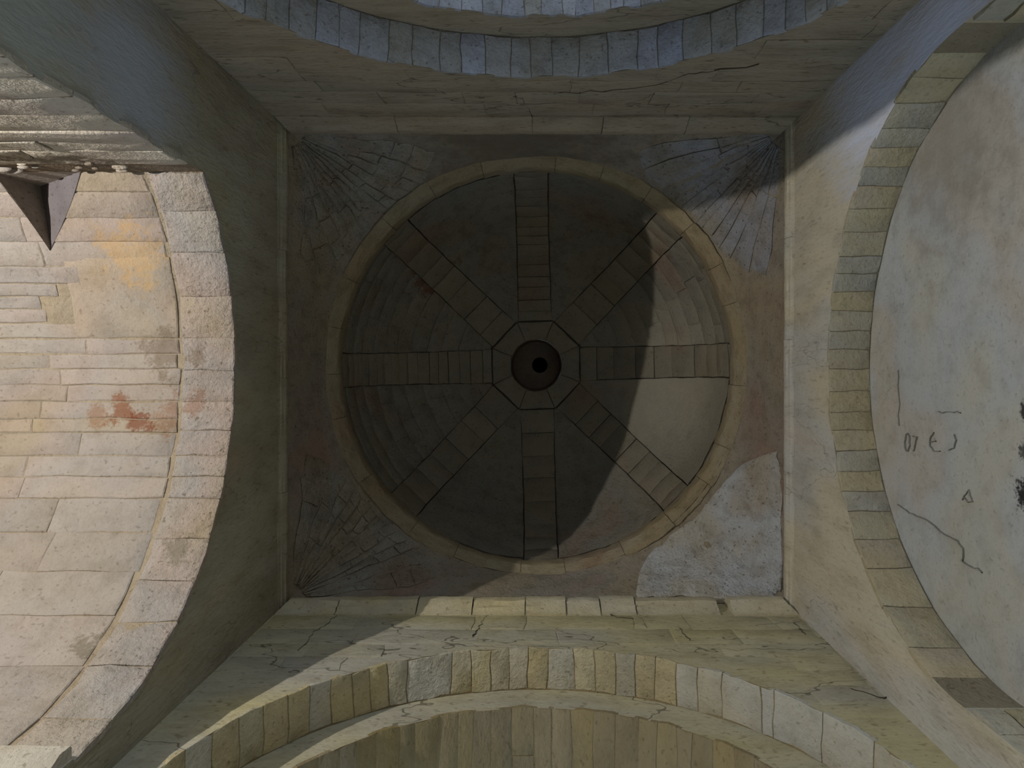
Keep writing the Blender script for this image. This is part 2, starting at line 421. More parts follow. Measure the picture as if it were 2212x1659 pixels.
rnd = random.Random(11)
def cuts(a, b, mean, var=0.25):
    out = [a]
    while out[-1] + mean * 1.4 < b: out.append(out[-1] + mean * (1 - var + 2 * var * rnd.random()))
    if b - out[-1] < mean * 0.4: out.pop()
    out.append(b)
    return out

# ------------------------------------------------------------------ crossing walls, floor, arms
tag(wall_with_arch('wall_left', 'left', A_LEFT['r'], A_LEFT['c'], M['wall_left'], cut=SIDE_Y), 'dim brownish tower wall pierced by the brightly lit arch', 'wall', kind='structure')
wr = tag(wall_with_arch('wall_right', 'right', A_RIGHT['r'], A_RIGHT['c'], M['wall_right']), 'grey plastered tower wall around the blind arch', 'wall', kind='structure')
wn = tag(wall_with_arch('wall_near', 'near', A_NEAR['r'], A_NEAR['c'], M['wall_near']), 'yellowish tower wall above the stepped arch, crossed by a slanting shadow', 'wall', kind='structure')
wf = tag(wall_with_arch('wall_far', 'far', A_FAR['r'], A_FAR['c'], M['wall_far']), 'dark brown tower wall above the bluish stepped arch', 'wall', kind='structure')
fl = put('floor', [(-6, -5, ZF), (6, -5, ZF), (6, 5, ZF), (-6, 5, ZF)], [[0, 1, 2, 3]], M['floor'])
tag(fl, 'stone floor under the crossing', 'floor', kind='structure')

# ---- bright arm: barrel vault with a lunette cut, its arch ring and the side wall
r, c = A_LEFT['r'], A_LEFT['c']
T_SIDE = math.asin(SIDE_Y / r)
S_L = S_soffit('left', r, c)
def theta_of_py(py):
    lo, hi = -0.9, 1.57
    for _ in range(50):
        m_ = (lo + hi) / 2
        if AY + F_PX * r * math.sin(m_) / (c + r * math.cos(m_)) < py: lo = m_
        else: hi = m_
    return lo
LA, LB, LC, LD = (-1.55, -0.366, 2.367), (-1.365, -0.58, 2.2214), (-1.63, -0.58, 2.2214), (-1.605, -0.58, 2.40)
def wedge_cut(o):
    """remove what lies over the plan triangle of the lunette"""
    loc = WLOC[o]
    pa, pb, pc = [np.array(W(*q)) - loc for q in (LA, LB, LC)]
    def plane(p, q, inside):
        n = Vector((-(q[1] - p[1]), q[0] - p[0], 0)).normalized()
        if (Vector(inside) - Vector(p)).dot(n) < 0: n = -n
        return Vector((p[0], p[1], 0)), n
    cen = (pa + pb + pc) / 3
    pab, pac = plane(pa, pb, cen), plane(pa, pc, cen)
    src = bmesh.new(); src.from_mesh(o.data)
    ins = [v for v in src.verts]
    b2 = src.copy()
    def bis(b, pl, keep_inside):
        bmesh.ops.bisect_plane(b, geom=b.verts[:] + b.edges[:] + b.faces[:], dist=1e-5, plane_co=pl[0], plane_no=pl[1], clear_inner=keep_inside, clear_outer=not keep_inside)
    bis(src, pab, False)
    bis(b2, pab, True); bis(b2, pac, False)
    tmp = bpy.data.meshes.new('t'); b2.to_mesh(tmp); src.from_mesh(tmp); bpy.data.meshes.remove(tmp)
    src.to_mesh(o.data); src.free(); b2.free()
    return len(o.data.polygons)

vault = surf('ceiling_left', S_L, 0.0, 4.0, T_SIDE, math.pi / 2, 60, 70, M['mortar_left'])
tag(vault, 'brightly lit cream barrel vault beyond the arch', 'vault', kind='structure')
wedge_cut(vault)
larch = empty('stone_arch', (-1.08, 0.0, 2.45))
tag(larch, 'rough cream arch ring along the edge of the bright vault', 'arch', 'crossing arches')
ys = [355, 415, 470, 522, 575, 612, 640, 668, 698, 732, 765, 797, 832, 868, 905, 935, 985, 1030, 1077, 1150, 1235, 1330, 1440, 1553]
th = [max(T_SIDE, theta_of_py(y)) for y in ys] + [math.pi / 2]
RING_D = 0.165
for i in range(len(th) - 1):
    if th[i + 1] - th[i] < 0.01: continue
    tight = dict(gap=0.002, wob=0.003) if ys[i] > 1040 or ys[i] < 560 else {}
    brk = [RING_D + 0.008 + 0.012 * rnd.random(), 0.56 + 0.09 * (rnd.random() - 0.5) * 2]
    x = brk[-1]
    while x < 2.2:
        x += 0.30 + 0.25 * rnd.random(); brk.append(x)
    merged = 553 <= ys[i] < 720
    for k in range(len(brk) - 1):
        if k == 0 and merged: continue
        o = stone('vault_stone', S_L, brk[k], brk[k + 1], th[i], th[i + 1], M['vault_left'], vault, lu=1.0, lv=r, nu=5, nv=3, h=0.004, **tight)
        if -2.2 < WLOC[o][0] / SC < -1.1 and WLOC[o][1] / SC < -0.2 and wedge_cut(o) == 0: bpy.data.objects.remove(o)
stone('vault_stone', S_L, RING_D + 0.01, 0.52, theta_of_py(553), theta_of_py(730), M['vault_left'], vault, lu=1.0, lv=r, nu=7, nv=7, h=0.007)
rt = [T_SIDE] + [theta_of_py(y) for y in (455, 545, 640, 730, 800, 868, 930, 985, 1030, 1077, 1165, 1255, 1345, 1440, 1553)] + [math.pi / 2]
for i in range(len(rt) - 1):
    stone('voussoir', S_L, 0.0, RING_D, rt[i], rt[i + 1], M['vault_ring'], larch, lu=1.0, lv=r, nu=4, nv=4, h=0.005, gap=0.0015 if i < 7 else 0.003, rough=0.006, ends=(0.004, 0, 0, 0))
jambs('jamb', 'left', r, c, 0.0, 4.0, M['infill'], vault, sides=(1,))
# lunette facets: edges follow the barrel, ridge runs level to the wall
def barrel_z(y): return c + math.sqrt(max(r * r - y * y, 0.0)) - 0.007
def lunette_facet(B, mat, n=12, m=6):
    verts, faces = [], []
    for i in range(n + 1):
        t = i / n
        ex, ey = LA[0] + (B[0] - LA[0]) * t, LA[1] + (B[1] - LA[1]) * t
        e = np.array([ex, ey, barrel_z(ey)]); d = np.array([LA[q] + (LD[q] - LA[q]) * t for q in range(3)])
        for j in range(m + 1):
            p = e + (d - e) * j / m
            if 0 < i < n and 0 < j < m: p = p + np.array([0, 0, 0.006 * mnoise.fractal(Vector(p) * 9, 0.8, 2.0, 3)])
            verts.append(p)
    fs = grid_faces(n, m)
    return put('lunette', verts, fs, M[mat], vault, sharp=25)
lunette_facet((LB[0] + 0.003, LB[1], LB[2]), 'lunette_shade'); lunette_facet((LC[0] - 0.003, LC[1], LC[2]), 'lunette')
put('lunette_back', [(LB[0] + 0.003, SIDE_Y, barrel_z(SIDE_Y)), LD, (LC[0] - 0.003, SIDE_Y, barrel_z(SIDE_Y))], [[0, 1, 2]], M['lunette'], vault)
# side wall that narrows the arch
S_side = lambda u, v: (np.stack([u, np.full(u.shape, SIDE_Y), v], -1), np.broadcast_to(np.array([0, 1., 0]), u.shape + (3,)))
sw = surf('wall_side', S_side, -WX, -WX - 4.0, ZF, 2.2214, 60, 60, M['infill_mortar'], amp=0.003, freq=3)
tag(sw, 'coursed stone side wall under the bright vault, broken along its top', 'wall', kind='structure')
zc = [-0.6, -0.3, 0.0, 0.3, 0.55, 0.8, 1.0, 1.17, 1.30, 1.395, 1.475, 1.60, 1.706, 1.82, 1.90, 1.985, 2.06, 2.13]
for i in range(len(zc) - 1):
    if zc[i] < 1.1: continue
    xs = [-WX]
    while xs[-1] > -3.0: xs.append(xs[-1] - (0.26 + 0.34 * rnd.random()))
    for k in range(len(xs) - 1):
        stone('wall_stone', S_side, xs[k + 1], xs[k], zc[i], zc[i + 1], M['infill'], sw, h=0.006, gap=0.0045, wob=0.006, nu=5, nv=3, rough=0.005, ends=(0, 0.004 if k == 0 else 0, 0, 0))
for i in range(14):     # loose lumps in the broken mortar bed at the top of the wall
    x = -1.14 - 0.5 * rnd.random(); z = 2.10 + 0.10 * rnd.random(); s = 0.005 + 0.010 * rnd.random() ** 2
    bm = bmesh.new(); bmesh.ops.create_icosphere(bm, subdivisions=2, radius=1.0)
    vv = [(x + q.co.x * s * 2.0, SIDE_Y + 0.004 + q.co.y * s * 0.8, z + q.co.z * s * (0.7 + 0.2 * mnoise.noise(q.co * 2))) for q in bm.verts]
    bm.verts.index_update(); ff = [[v.index for v in f.verts] for f in bm.faces]; bm.free()
    put('pebble', vv, ff, M['vault_left'] if i % 3 == 0 else M['infill'], sw)
ew = put('wall_left_end', [(-5, SIDE_Y, ZF), (-5, r, ZF), (-5, r, 2.5), (-5, SIDE_Y, 2.5)], [[0, 1, 2, 3]], M['infill'])
tag(ew, 'end wall closing the bright arm', 'wall', kind='structure')

# ---- arms at the top and bottom of the picture: arch in two steps, barrel vault behind
def arm(side, A, d1, r2, wy, mats, label_arch, label_inner, label_vault, vname, step, vstep, bounds=None):
    r, c = A['r'], A['c']
    S1 = S_soffit(side, r, c)
    dep = d1 - wy
    t = empty('stone_arch', (0, (-1 if side == 'far' else 1) * (wy + dep / 2), c + r))
    tag(t, label_arch, 'arch', 'crossing arches')
    surf('mortar_bed', S1, 0.0, dep + 0.002, -math.pi / 2, math.pi / 2, 4, 96, M[mats[1]], t)
    jambs('jamb', side, r, c, 0.0, dep, M[mats[0]], t)
    angs = bounds or cuts(-1.45, 1.45, step, 0.22)
    for i in range(len(angs) - 1):
        stone('voussoir', S1, 0.0, dep, angs[i], angs[i + 1], M['vouss_pale'] if side == 'near' and angs[i] > 0.50 else M[mats[0]], t, lu=1.0, lv=r, nu=4, nv=6 if angs[i + 1] - angs[i] > 0.1 else 3, h=0.0028, gap=0.0035, wob=0.004, rough=0.0018, bev=0.0012, ends=(0.001 + 0.003 * rnd.random(), -0.002, 0, 0))
    fi = ring_face('step_face', side, r2, r + 0.01, c, dep, M[mats[2]], t)
    S2 = S_soffit(side, r2, c)
    v = surf(vname, S2, dep, dep + 2.9, -math.pi / 2, math.pi / 2, 24, 72, M[mats[1]])
    tag(v, label_vault, 'vault', kind='structure')
    jambs('jamb', side, r2, c, dep, dep + 2.9, M[mats[0]], v)
    angs = cuts(-1.30, 1.30, vstep, 0.25)
    for i in range(len(angs) - 1):
        u = dep
        first = True
        while u < dep + 0.75:
            L_ = 0.14 + 0.26 * rnd.random()
            stone('vault_stone', S2, u, u + L_, angs[i], angs[i + 1], M[mats[3]], v, lu=1.0, lv=r2, nu=3, nv=3, h=0.0022, gap=0.0025, wob=0.005, rough=0.0012, bev=0.001, ends=(0.002 if first else 0, 0, 0, 0))
            u += L_; first = False
    return t, v

nb = [-1.40, -1.31, -1.22, -1.12, -1.03, -0.94, -0.85, -0.77, -0.69]
npx = [800, 838, 880, 975, 1018, 1060, 1100, 1140, 1183, 1240, 1285, 1330, 1373, 1415, 1462, 1508, 1560, 1645]
def ang_of_px(px, A, wy):
    best = None
    for k in range(-900, 901):
        a = k / 1000.0
        x = AX + F_PX * A['r'] * math.sin(a) / (A['c'] + A['r'] * math.cos(a))
        if best is None or abs(x - px) < best[0]: best = (abs(x - px), a)
    return best[1]
ang = sorted(set([round(ang_of_px(p, A_NEAR, WY), 3) for p in npx]))
nbounds = [a for a in (-1.40, -1.30, -1.20, -1.10, -1.01, -0.92, -0.84, -0.76, -0.68, -0.60, -0.53, -0.46) if a < ang[0] - 0.04] + ang + [a for a in (0.88, 1.06, 1.25, 1.40) if a > ang[-1] + 0.04]
arm('near', A_NEAR, D1_NEAR, R2_NEAR, WY, ('vouss_near', 'mortar_near', 'wall_near', 'vault_near'),
    'yellowish stepped arch of upright wedge stones under the slanting shadow', '', 'ochre barrel vault behind the yellowish stepped arch', 'ceiling_near', 0.075, 0.078, nbounds)
arm('far', A_FAR, D1_FAR, R2_FAR, WY, ('vouss_far', 'mortar_far', 'wall_far', 'vouss_far'),
    'bluish grey stepped arch of square wedge stones opposite the yellowish one', '', 'pale bluish barrel vault behind the grey stepped arch', 'ceiling_far', 0.09, 0.075)
for nm, y, lb in (('wall_near_end', 4.0, 'end wall of the ochre vaulted arm'), ('wall_far_end', -4.0, 'end wall of the bluish vaulted arm')):
    e = put(nm, [(-0.95, y, ZF), (0.95, y, ZF), (0.95, y, 2.5), (-0.95, y, 2.5)], [[0, 1, 2, 3]], M['wall_far'])
    tag(e, lb, 'wall', kind='structure')

# ---- blind arch with a plastered recess
r, c = A_RIGHT['r'], A_RIGHT['c']
S_R = S_soffit('right', r, c)
rarch = empty('stone_arch', (1.07, 0, c + r))
tag(rarch, 'ochre and grey arch ring framing the plastered recess', 'arch', 'crossing arches')
surf('mortar_bed', S_R, 0.0, D_RIGHT - WX + 0.004, -math.pi / 2, math.pi / 2, 4, 96, M['mortar_right'], rarch)
jambs('jamb', 'right', r, c, 0.0, D_RIGHT - WX, M['vouss_right'], rarch)
pys = [275, 318, 360, 402, 450, 500, 553, 590, 630, 672, 715, 755, 797, 845, 890, 930, 973, 1018, 1062, 1105, 1165, 1228, 1312, 1400]
def ang_of_py(py, A):
    lo, hi = -1.5, 1.5
    for _ in range(50):
        m_ = (lo + hi) / 2
        if AY + F_PX * A['r'] * math.sin(m_) / (A['c'] + A['r'] * math.cos(m_)) < py: lo = m_
        else: hi = m_
    return lo
rb = [-1.40, -1.27, -1.15, -1.03] + [a for a in (ang_of_py(p, A_RIGHT) for p in pys) if a > -0.98] 
rb += [a for a in (1.12, 1.26, 1.40) if a > rb[-1] + 0.06]
for i in range(len(rb) - 1):
    stone('voussoir', S_R, 0.0, D_RIGHT - WX, rb[i], rb[i + 1], M['vouss_right'], rarch, lu=1.0, lv=r, nu=4, nv=3, h=0.0025, gap=0.003, wob=0.003, rough=0.0015, bev=0.0012, ends=(0.001 + 0.002 * rnd.random(), -0.001, 0, 0))
S_T = lambda u, v: (np.stack([np.full(u.shape, D_RIGHT), u, v], -1), np.broadcast_to(np.array([-1., 0, 0]), u.shape + (3,)))
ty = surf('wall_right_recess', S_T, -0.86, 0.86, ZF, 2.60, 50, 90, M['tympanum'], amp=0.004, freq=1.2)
tag(ty, 'pale grey plaster filling of the blind arch, scratched and spotted with soot', 'wall', kind='structure')
def on_recess(px, py):
    z = D_RIGHT * F_PX / (px - AX)
    return (D_RIGHT - 0.0035, (py - AY) * z / F_PX, z)
def mark(pts, w=0.0011):
    P0 = [np.array(on_recess(*p)) for p in pts]
    P = [P0[0]]
    for a, b in zip(P0[:-1], P0[1:]):
        for k in range(1, 4): P.append(a + (b - a) * k / 3 + np.cross(b - a, [1, 0, 0]) * 0.14 * (rnd.random() - 0.5))
    verts, faces = [], []
    for i, p in enumerate(P):
        d = P[min(i + 1, len(P) - 1)] - P[max(i - 1, 0)]
        n = np.cross(d, [1, 0, 0]); n = n / (np.linalg.norm(n) + 1e-9) * w
        for q, dx in ((-1, 0), (1, 0), (1, 0.006), (-1, 0.006)): verts.append(p + q * n + np.array([dx, 0, 0]))
    for i in range(len(P) - 1):
        for k in range(4): faces.append([i * 4 + k, i * 4 + (k + 1) % 4, i * 4 + 4 + (k + 1) % 4, i * 4 + 4 + k])
    put('scratch', verts, faces, M['scratch'], ty)
mark([(1958, 938), (1955, 955), (1957, 972), (1962, 975), (1966, 962), (1965, 942), (1961, 936), (1958, 938)])
mark([(1972, 942), (1982, 944), (1978, 958), (1974, 974)])
mark([(2018, 934), (2010, 946), (2010, 964), (2018, 974), (2032, 974)]); mark([(2010, 954), (2022, 952)])
mark([(2050, 972), (2062, 968), (2066, 950), (2062, 938)])
mark([(2028, 889), (2052, 890), (2076, 893)])
mark([(1943, 920), (1943, 850), (1940, 800)], 0.001)
mark([(2080, 1080), (2088, 1066), (2094, 1058), (2098, 1072), (2102, 1084), (2092, 1084), (2084, 1074)])
mark([(1940, 1090), (1958, 1104), (1980, 1116), (2000, 1124), (2030, 1148), (2070, 1172), (2082, 1184), (2080, 1212), (2095, 1222), (2122, 1234)], 0.0014)

def crack_on(wall, side, pts, w=0.0012):
    fr, nrm, hw = frame(side)
    k = WX if side in ('left', 'right') else WY
    P = []
    for px, py in pts:
        q = abs(px - AX) if side in ('left', 'right') else abs(py - AY)
        z = k * F_PX / q
        sv = (py - AY) * z / F_PX if side in ('left', 'right') else (px - AX) * z / F_PX
        P.append(fr(np.array(sv), np.array(z), np.array(0.0)) + nrm * 0.0050)
    Q = [P[0]]
    for a, b in zip(P[:-1], P[1:]):
        for k in range(1, 5): Q.append(a + (b - a) * k / 4 + np.cross(b - a, nrm) * 0.16 * (rnd.random() - 0.5))
    P = Q
    verts, faces = [], []
    for i, p in enumerate(P):
        d = P[min(i + 1, len(P) - 1)] - P[max(i - 1, 0)]
        n = np.cross(d, nrm); n = n / (np.linalg.norm(n) + 1e-9) * w * 0.6 * (0.3 + 1.0 * rnd.random()) * (0.3 if i in (0, len(P) - 1) else 1)
        for q, dx in ((-1, 0), (1, 0), (1, -0.012), (-1, -0.012)): verts.append(p + q * n + nrm * dx)
    for i in range(len(P) - 1):
        for j in range(4): faces.append([i * 4 + j, i * 4 + (j + 1) % 4, i * 4 + 4 + (j + 1) % 4, i * 4 + 4 + j])
    put('crack', verts, faces, M['crack'], wall)
crack_on(wn, 'near', [(728, 1332), (715, 1340), (700, 1356), (676, 1366), (668, 1384), (640, 1408)], 0.002)
crack_on(wn, 'near', [(1318, 1328), (1332, 1336), (1384, 1338), (1392, 1350), (1400, 1360)])
crack_on(wn, 'near', [(1052, 1330), (1042, 1346), (1030, 1364), (1020, 1378)])
crack_on(wn, 'near', [(1466, 1358), (1478, 1374), (1492, 1386)])
crack_on(wn, 'near', [(1714, 1346), (1728, 1360), (1742, 1373)], 0.002)
crack_on(wn, 'near', [(1838, 1490), (1872, 1500), (1900, 1510), (1935, 1505)], 0.0014)
crack_on(wf, 'far', [(1108, 206), (1128, 210), (1136, 226), (1148, 240), (1150, 268)], 0.0016)
crack_on(wf, 'far', [(1196, 200), (1300, 194), (1392, 186), (1475, 160), (1530, 152), (1640, 138)], 0.0012)
crack_on(wf, 'far', [(1350, 222), (1390, 212), (1412, 200)], 0.0016)
# ---- imposts where the arches spring
def impost(loc, label, path, s0, s1, z, k=1.0, mat='infill'):
    t = empty('impost', loc)
    tag(t, label, 'impost', 'arch imposts')
    prof = [(-0.01, z - 0.10), (0.008, z - 0.10), (0.016, z - 0.07), (0.030, z - 0.04), (0.030, z - 0.005), (0.022, z), (-0.01, z)]
    prof = [(d * k if d > 0 else d, zz) for d, zz in prof]
    m_ = (s0 + s1) / 2
    for a, b in ((s0, m_ - 0.003), (m_ + 0.003, s1)):
        sweep('impost_stone', prof, path, a, b, M[mat], t, n=6, jitter=0.003)
impost((-1.25, 0.85, 1.6), 'pale stone ledge at the foot of the bright vault', lambda s, d: (s, 0.85 - d), -1.6, -1.003, 1.60)
impost((1.07, 0.8, 1.73), 'grey stone ledge at the lower foot of the blind arch', lambda s, d: (s, 0.80 - d), 1.003, 1.138, 1.70, 0.4, 'vouss_right')
impost((1.07, -0.8, 1.73), 'shaded stone ledge at the upper foot of the blind arch', lambda s, d: (s, -0.80 + d), 1.003, 1.138, 1.70, 0.4, 'vouss_right')

# ---- facing stones on the two straight walls
def facing(side, A, wall, mat, rows, half, h=0.003):
    fr, nrm, _ = frame(side)
    Sx = lambda u, v: (fr(u, v, np.zeros_like(u)), np.broadcast_to(nrm, u.shape + (3,)))
    arch = lambda q: A['c'] + math.sqrt(max(A['r'] ** 2 - q * q, 0)) if abs(q) < A['r'] else -1
    for z0, z1 in zip(rows[:-1], rows[1:]):
        x = -half + 0.01
        while x < half - 0.05:
            L_ = 0.16 + 0.30 * rnd.random()
            x2 = min(half - 0.01, x + L_)
            lim = max(arch(q) for q in np.linspace(x, x2, 9))
            if lim < z0 - 0.01:
                stone('facing_stone', Sx, x, x2, z0, z1, mat, wall, h=h, gap=0.003, wob=0.006, nu=4, nv=3, bev=0.0012, rough=0.003, depth=0.01)
            x = x2
facing('near', A_NEAR, wn, M['wall_near'], [1.95, 2.07, 2.19, 2.30, 2.41, 2.52, 2.66, 2.80], WX)
facing('far', A_FAR, wf, M['wall_far'], [1.90, 2.03, 2.16, 2.28, 2.38, 2.47, 2.57, 2.68, 2.80], WX)

# ---- string cornice round the square
CP = [(-0.01, 2.815), (0.006, 2.815), (0.010, 2.838), (0.020, 2.848), (0.024, 2.872), (0.035, 2.885), (0.035, 2.93), (0.030, 2.945), (-0.01, 2.975)]
CP2 = [(-0.01, 2.865), (0.002, 2.865), (0.005, 2.882), (0.010, 2.886), (0.012, 2.905), (0.016, 2.91), (0.016, 2.938), (0.012, 2.948), (-0.01, 2.975)]
def cornice(side, label, bounds, jit=0.003, gap=0.003, mat='cornice'):
    hw = WX if side in ('near', 'far') else WY
    paths = {'near': lambda s, d: (s, WY - d), 'far': lambda s, d: (s, -WY + d), 'left': lambda s, d: (-WX + d, s), 'right': lambda s, d: (WX - d, s)}
    t = empty('cornice', {'near': (0, WY, 2.82), 'far': (0, -WY, 2.82), 'left': (-WX, 0, 2.82), 'right': (WX, 0, 2.82)}[side])
    tag(t, label, 'cornice', 'string cornices of the tower', kind='thing')
    n = len(bounds)
    for i, (a, b) in enumerate(bounds):
        def mit(end, d, i=i):
            if end == 0 and i == 0: return -(hw - d)
            if end == 1 and i == n - 1: return hw - d
            return None
        sweep('cornice_stone', CP if side in ('near', 'far') else CP2, paths[side], a + gap / 2, b - gap / 2, M[mat], t, n=max(2, int((b - a) / 0.05)), jitter=jit, mitre=mit)
cx = lambda px: (px - AX) * 2.9 / F_PX
bn = [(-WX, cx(735)), (cx(735), cx(905)), (cx(905), cx(1023)), (cx(1023), cx(1135)), (cx(1135), cx(1222)), (cx(1222), cx(1295)), (cx(1295), cx(1370)), (cx(1370), cx(1547)), (cx(1572), WX)]
cornice('near', 'lit string cornice of moulded blocks with a gap near one end', bn, 0.007, 0.005)
cornice('far', 'grey string cornice over the bluish arch', [(-WX, cx(860)), (cx(860), cx(1150)), (cx(1150), cx(1300)), (cx(1300), cx(1480)), (cx(1480), WX)], 0.005, 0.002, 'wall_far')
cornice('left', 'dark string cornice above the bright arch', [(-WY, -0.45), (-0.45, 0.05), (0.05, 0.5), (0.5, WY)], 0.003, 0.001, 'wall_left')
cornice('right', 'pale string cornice above the blind arch', [(-WY, -0.5), (-0.5, -0.1), (-0.1, 0.42), (0.42, WY)], 0.003, 0.001, 'wall_right')

# ---- transition from square to circle
RC, ZB, ZR = 0.925, 2.955, 3.30
def rho_out(phi):
    cph, sph = np.abs(np.cos(phi)), np.abs(np.sin(phi))
    return np.minimum(WX / np.maximum(cph, 1e-6), WY / np.maximum(sph, 1e-6))
def z_tr(x, y):
    phi = np.arctan2(y, x); ro = rho_out(phi); rr = np.hypot(x, y)
    t = np.clip((ro - rr) / (ro - RC), 0, 1)
    return ZB + (ZR - ZB) * (1 - (1 - t) ** 1.5)
def S_tr(u, v):          # u = phi, v = t
    ro = rho_out(u); rr = ro + (RC - ro) * v
    P = np.stack([rr * np.cos(u), rr * np.sin(u), ZB + (ZR - ZB) * (1 - (1 - v) ** 1.5)], -1)
    Nn = -np.stack([np.cos(u), np.sin(u), 0.55 + 0 * u], -1)
    return P, Nn / np.linalg.norm(Nn, axis=-1, keepdims=True)
pend = surf('ceiling_transition', S_tr, 0, 2 * math.pi, 0, 1, 240, 22, M['pend'], amp=0.004, freq=2.2)
tag(pend, 'brown plastered zone turning the square tower into a circle', 'pendentive', kind='structure')
def squinch(sx, sy, label, rows, mat):
    def bmax(a): return 0.385 + 0.20 * np.abs(2 * a - 1) ** 1.8
    def S(u, v):         # u = 0..1 across the fan, v = 0..1 from the corner out
        b = v * bmax(u); g = u * math.pi / 2
        x = sx * (WX - 0.012 - b * np.cos(g)); y = sy * (WY - 0.012 - b * np.sin(g))
        P = np.stack([x, y, z_tr(x, y)], -1)
        k = math.sqrt(0.5)
        Nn = np.broadcast_to(np.array([-sx * 0.55, -sy * 0.55, -0.63]), P.shape)
        return P, Nn
    t = empty('squinch', (sx * 1.0, sy * 0.95, 2.96))
    tag(t, label, 'squinch', 'corner squinches')
    if rows is None:     # plastered fan without joints
        v, f = block_mesh(S, 0.0, 1.0, 0.06, 1.0, lu=0.6, lv=0.42, nu=26, nv=20, h=0.010, gap=0.0, wob=0.004, rough=0.013, bev=0.008, seed=77)
        put('fan_plaster', v, f, mat, t)
        return
    us = cuts(0.03, 0.97, 0.075, 0.2)
    for i in range(len(us) - 1):
        vs_ = [0.10] + sorted(0.10 + 0.9 * q for q in [0.35 + 0.12 * rnd.random(), 0.62 + 0.1 * rnd.random(), 0.82 + 0.08 * rnd.random()][:rows]) + [1.0 + 0.05 * rnd.random()]
        for k in range(len(vs_) - 1):
            stone('squinch_stone', S, us[i], us[i + 1], vs_[k], vs_[k + 1], mat, t, lu=0.5 * vs_[k + 1], lv=0.42, nu=3, nv=4, h=0.006, gap=0.0025 if rows == 1 else 0.004, wob=0.004, rough=0.007, bev=0.002)
squinch(-1, -1, 'dark fan of narrow stones in the corner between grey and brown walls', 3, M['squinch_shade'])
squinch(1, -1, 'blue grey fan of stones in the half shaded corner by the blind arch', 1, M['squinch_half_shade'])
squinch(-1, 1, 'rough dark fan of broken stones in the corner below the bright arch', 3, M['squinch_shade'])
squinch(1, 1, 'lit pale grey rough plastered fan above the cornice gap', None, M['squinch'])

# ---- ring cornice under the dome
RP = [(0.945, 3.285), (0.928, 3.288), (0.915, 3.300), (0.905, 3.312), (0.893, 3.322), (0.890, 3.345), (0.890, 3.395), (0.896, 3.412), (0.945, 3.425)]
rg = empty('ring_cornice', (0, 0, 3.29))
tag(rg, 'round moulded stone cornice carrying the dome', 'cornice', kind='thing')
ra = cuts(0.1, 2 * math.pi + 0.1, 0.29, 0.35)
for i in range(len(ra) - 1):
    sweep('ring_stone', RP, lambda s, d: (d * math.cos(s), d * math.sin(s)), ra[i] + 0.001, ra[i + 1] - 0.001, M['ring'], rg, n=8, jitter=0.008)
surf('ring_core', lambda u, v: (np.stack([(0.928 - 0.02 * v) * np.cos(u), (0.928 - 0.02 * v) * np.sin(u), 3.29 + 0.13 * v], -1), -np.stack([np.cos(u), np.sin(u), 0 * u], -1)), 0, 2 * math.pi, 0, 1, 96, 2, M['dome_mortar'], rg)

# ---- dome
RD, ZD, HD = 0.905, 3.415, 0.895
PH0 = math.radians(-1.5)
def dome_pt(rr, phi):
    rr = np.clip(rr, 0, RD)
    cz = np.sqrt(np.maximum(1 - (rr / RD) ** 2, 0))
    P = np.stack([rr * np.cos(phi), rr * np.sin(phi), ZD + HD * cz], -1)
    Nn = -np.stack([rr * np.cos(phi) / RD ** 2, rr * np.sin(phi) / RD ** 2, cz / HD], -1)
    return P, Nn / np.linalg.norm(Nn, axis=-1, keepdims=True)
def half_w(rr): return 0.098 + (0.080 - 0.098) * np.clip((rr - 0.26) / (RD - 0.26), 0, 1)
dome = surf('dome', lambda u, v: dome_pt(RD * np.sin(v), u), 0, 2 * math.pi, math.asin(0.152 / RD), math.pi / 2, 120, 40, M['dome_mortar'])
tag(dome, 'dark round dome with eight flat stone ribs and a small opening', 'dome', kind='thing')
A0 = math.asin(0.262 / RD)
def S_web(k):
    a = PH0 + k * math.pi / 4; b = a + math.pi / 4
    def S(u, v):
        rr = RD * np.sin(v); hw = np.arcsin(np.clip(half_w(rr) / np.maximum(rr, 1e-4), -1, 1))
        return dome_pt(rr, (a + hw) + ((b - hw) - (a + hw)) * u)
    return S
for k in range(8):
    Sk = S_web(k)
    if k in (3, 4, 7):           # coursed webs whose stones show
        av = cuts(A0 + 0.02, math.pi / 2, 0.115, 0.2)
        wb = surf('web', Sk, 0.01, 0.99, A0 + 0.02, math.pi / 2, 14, 24, M['web'], dome, lift=0.002)
        for i in range(len(av) - 1):
            am = (av[i] + av[i + 1]) / 2
            rr = RD * math.sin(am); wd = max(0.02, rr * math.pi / 4 - 2 * half_w(rr))
            us = cuts(0.0, 1.0, min(1.0, 0.19 / wd), 0.25)
            for q in range(len(us) - 1):
                stone('web_stone', Sk, us[q], us[q + 1], av[i], av[i + 1], M['web'], wb, lu=float(wd), lv=RD, nu=4, nv=3, h=0.006, gap=0.004, wob=0.003, bev=0.002, rough=0.004)
    else:
        v, f = block_mesh(Sk, 0.0, 1.0, A0 + 0.01, math.pi / 2 + 0.02, lu=0.45, lv=RD, h=0.010, gap=0.007, wob=0.002, nu=16, nv=26, bev=0.004, seed=900 + k, rough=0.006)
        put('web', v, f, M['web'], dome)
